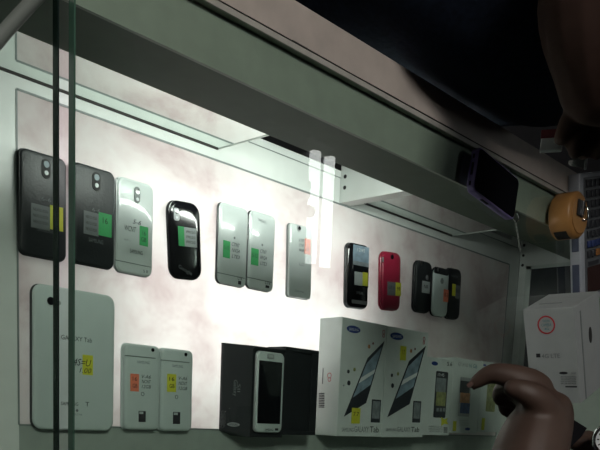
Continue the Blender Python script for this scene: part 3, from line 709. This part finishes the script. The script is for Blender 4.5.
wb.faces([inv @ un(u, v, d) for d in (D2 - .03, D2 - .005) for u, v in ((571, 418), (587, 428), (582, 436), (569, 449))],
         [(0, 1, 2, 3), (7, 6, 5, 4), (0, 4, 5, 1), (1, 5, 6, 2), (2, 6, 7, 3), (3, 7, 4, 0)])
wb.build('strap', M['band'], pn)
vd = (un(597, 440, 0.5) - Vector((0, 0, CH))).normalized()
q = vd.to_track_quat('-Z', 'Y').to_matrix().to_4x4()
Mw = Matrix.Translation(inv @ un(609, 440, D2 - .045)) @ q
MB().cyl((0, 0), .0185, -.006, .004, 32, b=.002).build('watch_case', M['chrome'], pn, True, Mw)
MB().cyl((0, 0), .0140, .004, .0046, 32).build('watch_dial', M['white_ink'], pn, False, Mw)
w_ = MB()
for k in range(12): w_.box(-.0007, .0007, .0100, .0125, .0047, .0052, T=Matrix.Rotation(k * PI / 6, 4, 'Z'))
w_.box(-.0007, .0007, 0, .009, .0047, .0052); w_.build('dial_marks', M['ink'], pn, False, Mw)
def oval(prof, T, n=36):
    return [[tuple(T @ Vector((cx + rx * math.cos(2 * PI * i / n) * (1 + .015 * math.sin(7 * i)), cy + ry * math.sin(2 * PI * i / n), z))) for i in range(n)] for (z, cx, cy, rx, ry) in prof]
MB().loft(oval([(.20, .86, -.54, .215, .17), (.34, .86, -.54, .215, .17), (.50, .86, -.54, .20, .16), (.66, .86, -.53, .205, .155), (.76, .86, -.53, .19, .12), (.80, .86, -.53, .09, .08)], inv)).build('shirt', M['navy'], pn, True)
for sx, e in ((-1, H(.658, -.41, .67)), (1, H(1.04, -.41, .67))):
    MB().tube([H(.86 + sx * .13, -.51, .76), H(.86 + sx * .18, -.47, .73), e], [.068, .066, .064], 18).build('sleeve', M['navy'], pn, True)
tr = MB(); tr.loft(oval([(.26, .86, -.54, .20, .155), (.15, .86, -.54, .195, .15), (.06, .86, -.54, .19, .12)], inv))
for sx in (-1, 1): tr.tube([H(.86 + sx * .10, -.54, .10), H(.86 + sx * .105, -.54, -.2), H(.86 + sx * .105, -.545, -.60)], [.092, .078, .065], 18)
tr.build('trousers', M['trouser'], pn, True)
for sx in (-1, 1): MB().box(.86 + sx * .11 - .045, .86 + sx * .11 + .045, -.64, -.40, -.65, -.585, .018, T=inv).build('shoe', M['black'], pn, True)
MB().cyl((0, 0), .088, 0, .1, 20, b=.03, T=inv @ Matrix.Translation((.86, -.545, .97))).build('hair', M['hair'], pn, True)

# seller behind the counter
p3 = thing('person', 'person in navy clothes standing behind the beige rail, arm hanging over it', 'person', (1.06, .66, -.65))
inv3 = Matrix.Translation((-1.06, -.66, .65))
G = lambda x, y, z: inv3 @ Vector((x, y, z))
s = Sk()
pel = s.v(G(1.06, .66, .30), (.15, .11))
ab = s.v(G(1.06, .66, .48), (.14, .10), pel); chst = s.v(G(1.06, .67, .66), (.15, .11), ab)
nk = s.v(G(1.06, .68, .80), .06, chst); hd = s.v(G(1.06, .67, .90), .082, nk); s.v(G(1.06, .66, 1.0), .075, hd)
for sx in (-1, 1):
    s.chain(pel, [(G(1.06 + sx * .09, .66, .18), .085), (G(1.06 + sx * .10, .66, -.18), .055), (G(1.06 + sx * .10, .67, -.57), .038), (G(1.06 + sx * .11, .58, -.62), .03)])
# left arm hanging at the side
s.chain(chst, [(G(1.25, .69, .72), .05), (G(1.30, .72, .44), .04), (G(1.30, .66, .20), .028), (G(1.30, .63, .10), .03)])
# arm over the rail
DA = .82
sh = s.v(G(.88, .68, .73), .055, chst)
el = s.v(inv3 @ un(612, -75, DA - .03), .060, sh)
f1 = s.v(inv3 @ un(596, 8, DA - .01), .072, el)
wr = s.v(inv3 @ un(603, 74, DA + .02), .050, f1)
pm = s.v(inv3 @ un(599, 100, DA + .05), .046, wr); pm = s.v(inv3 @ un(594, 116, DA + .065), .030, pm)
for ch in ([(568, 122, .06, .013), (564, 133, .07, .0105), (561, 138, .09, .009), (559, 141, .10, .008)],
           [(580, 124, .07, .013), (577, 138, .08, .0115), (576, 148, .09, .010), (575, 154, .11, .0085)],
           [(592, 126, .08, .013), (588, 140, .09, .0115), (585, 150, .11, .010), (583, 155, .13, .0085)],
           [(608, 128, .08, .013), (603, 142, .09, .011), (598, 152, .11, .009), (594, 157, .12, .008)]):
    k0 = s.v(inv3 @ un(599, 98, DA + .05), .026); s.chain(k0, [(inv3 @ un(u, v, DA + d), r) for u, v, d, r in ch])
body3 = skinned('body', s.V, s.E, s.R, M['skin2'], p3)
# clothes
def rings(prof, n=36):
    out = []
    for (z, cx, cy, rx, ry) in prof:
        out.append([tuple(G(cx + rx * math.copysign(abs(math.cos(2 * PI * i / n)) ** .6, math.cos(2 * PI * i / n)) * (1 + .015 * math.sin(7 * i)), cy + ry * math.copysign(abs(math.sin(2 * PI * i / n)) ** .6, math.sin(2 * PI * i / n)), z)) for i in range(n)])
    return out
MB().loft(rings([(.20, 1.04, .66, .265, .190), (.26, 1.04, .66, .27, .198), (.335, 1.04, .655, .275, .203), (.365, 1.04, .652, .275, .209), (.40, 1.04, .652, .27, .214), (.43, 1.04, .655, .26, .205), (.50, 1.05, .665, .235, .185), (.62, 1.06, .67, .215, .165), (.72, 1.06, .68, .20, .14), (.775, 1.06, .68, .10, .09)])).build('shirt', M['navy'], p3, True)
MB().tube([G(1.22, .685, .74), G(1.28, .70, .60), G(1.30, .72, .50)], [.066, .062, .066], 18).build('sleeve', M['navy'], p3, True)
MB().tube([G(.95, .68, .73), G(.86, .68, .71)], [.07, .072], 18).build('sleeve', M['navy'], p3, True)
tr = MB()
tr.loft(rings([(.25, 1.06, .66, .205, .165), (.15, 1.06, .66, .20, .155), (.06, 1.06, .66, .195, .13)]))
for sx in (-1, 1): tr.tube([G(1.06 + sx * .10, .66, .10), G(1.06 + sx * .105, .66, -.2), G(1.06 + sx * .105, .665, -.60)], [.092, .078, .065], 18)
tr.build('trousers', M['trouser'], p3, True)
for sx in (-1, 1): MB().box(1.06 + sx * .11 - .045, 1.06 + sx * .11 + .045, .52, .74, -.65, -.585, .018, T=inv3).build('shoe', M['black'], p3, True)
MB().cyl((0, 0), .085, 0, .1, 20, b=.03, T=inv3 @ Matrix.Translation((1.06, .69, .95))).build('hair', M['hair'], p3, True)
# face
MB().loft([rrect(.03 - .004 * k, .012, .004, .02 * k) for k in range(2)], T=inv3 @ Matrix.Translation((1.06, .585, .905))).build('nose', M['skin2'], p3, True)

# things in and under the seller's hand
Mh = Matrix.Translation(un(552, 141, DA + .12)) @ q
o = thing('small_packet', 'small red and white packet held in the fingers above the rail', 'packet', un(552, 141, DA + .12), 0, None, q)
MB().box(-.0105, .012, -.0125, .012, -.004, .004, .0012).build('packet_body', M['box_white'], o)
MB().box(-.0120, -.0020, -.0130, .0125, -.0045, .0045, .001).build('red_panel', M['maroon'], o)
o = thing('plastic_stopper', 'small clear plastic tapered stopper at the fingertips above the rail', 'stopper', un(577, 162, DA + .14), 0, None, q)
MB().cyl((0, 0), .0035, 0, .020, 16, r2=.0085, T=Matrix.Rotation(-PI / 2, 4, 'X') @ Matrix.Translation((0, 0, -.009))).build('stopper_body', M['clear_plastic'], o, True)
MB().cyl((0, 0), .0092, 0, .0025, 16, T=Matrix.Rotation(-PI / 2, 4, 'X') @ Matrix.Translation((0, 0, .009))).build('stopper_rim', M['silver'], o, True)
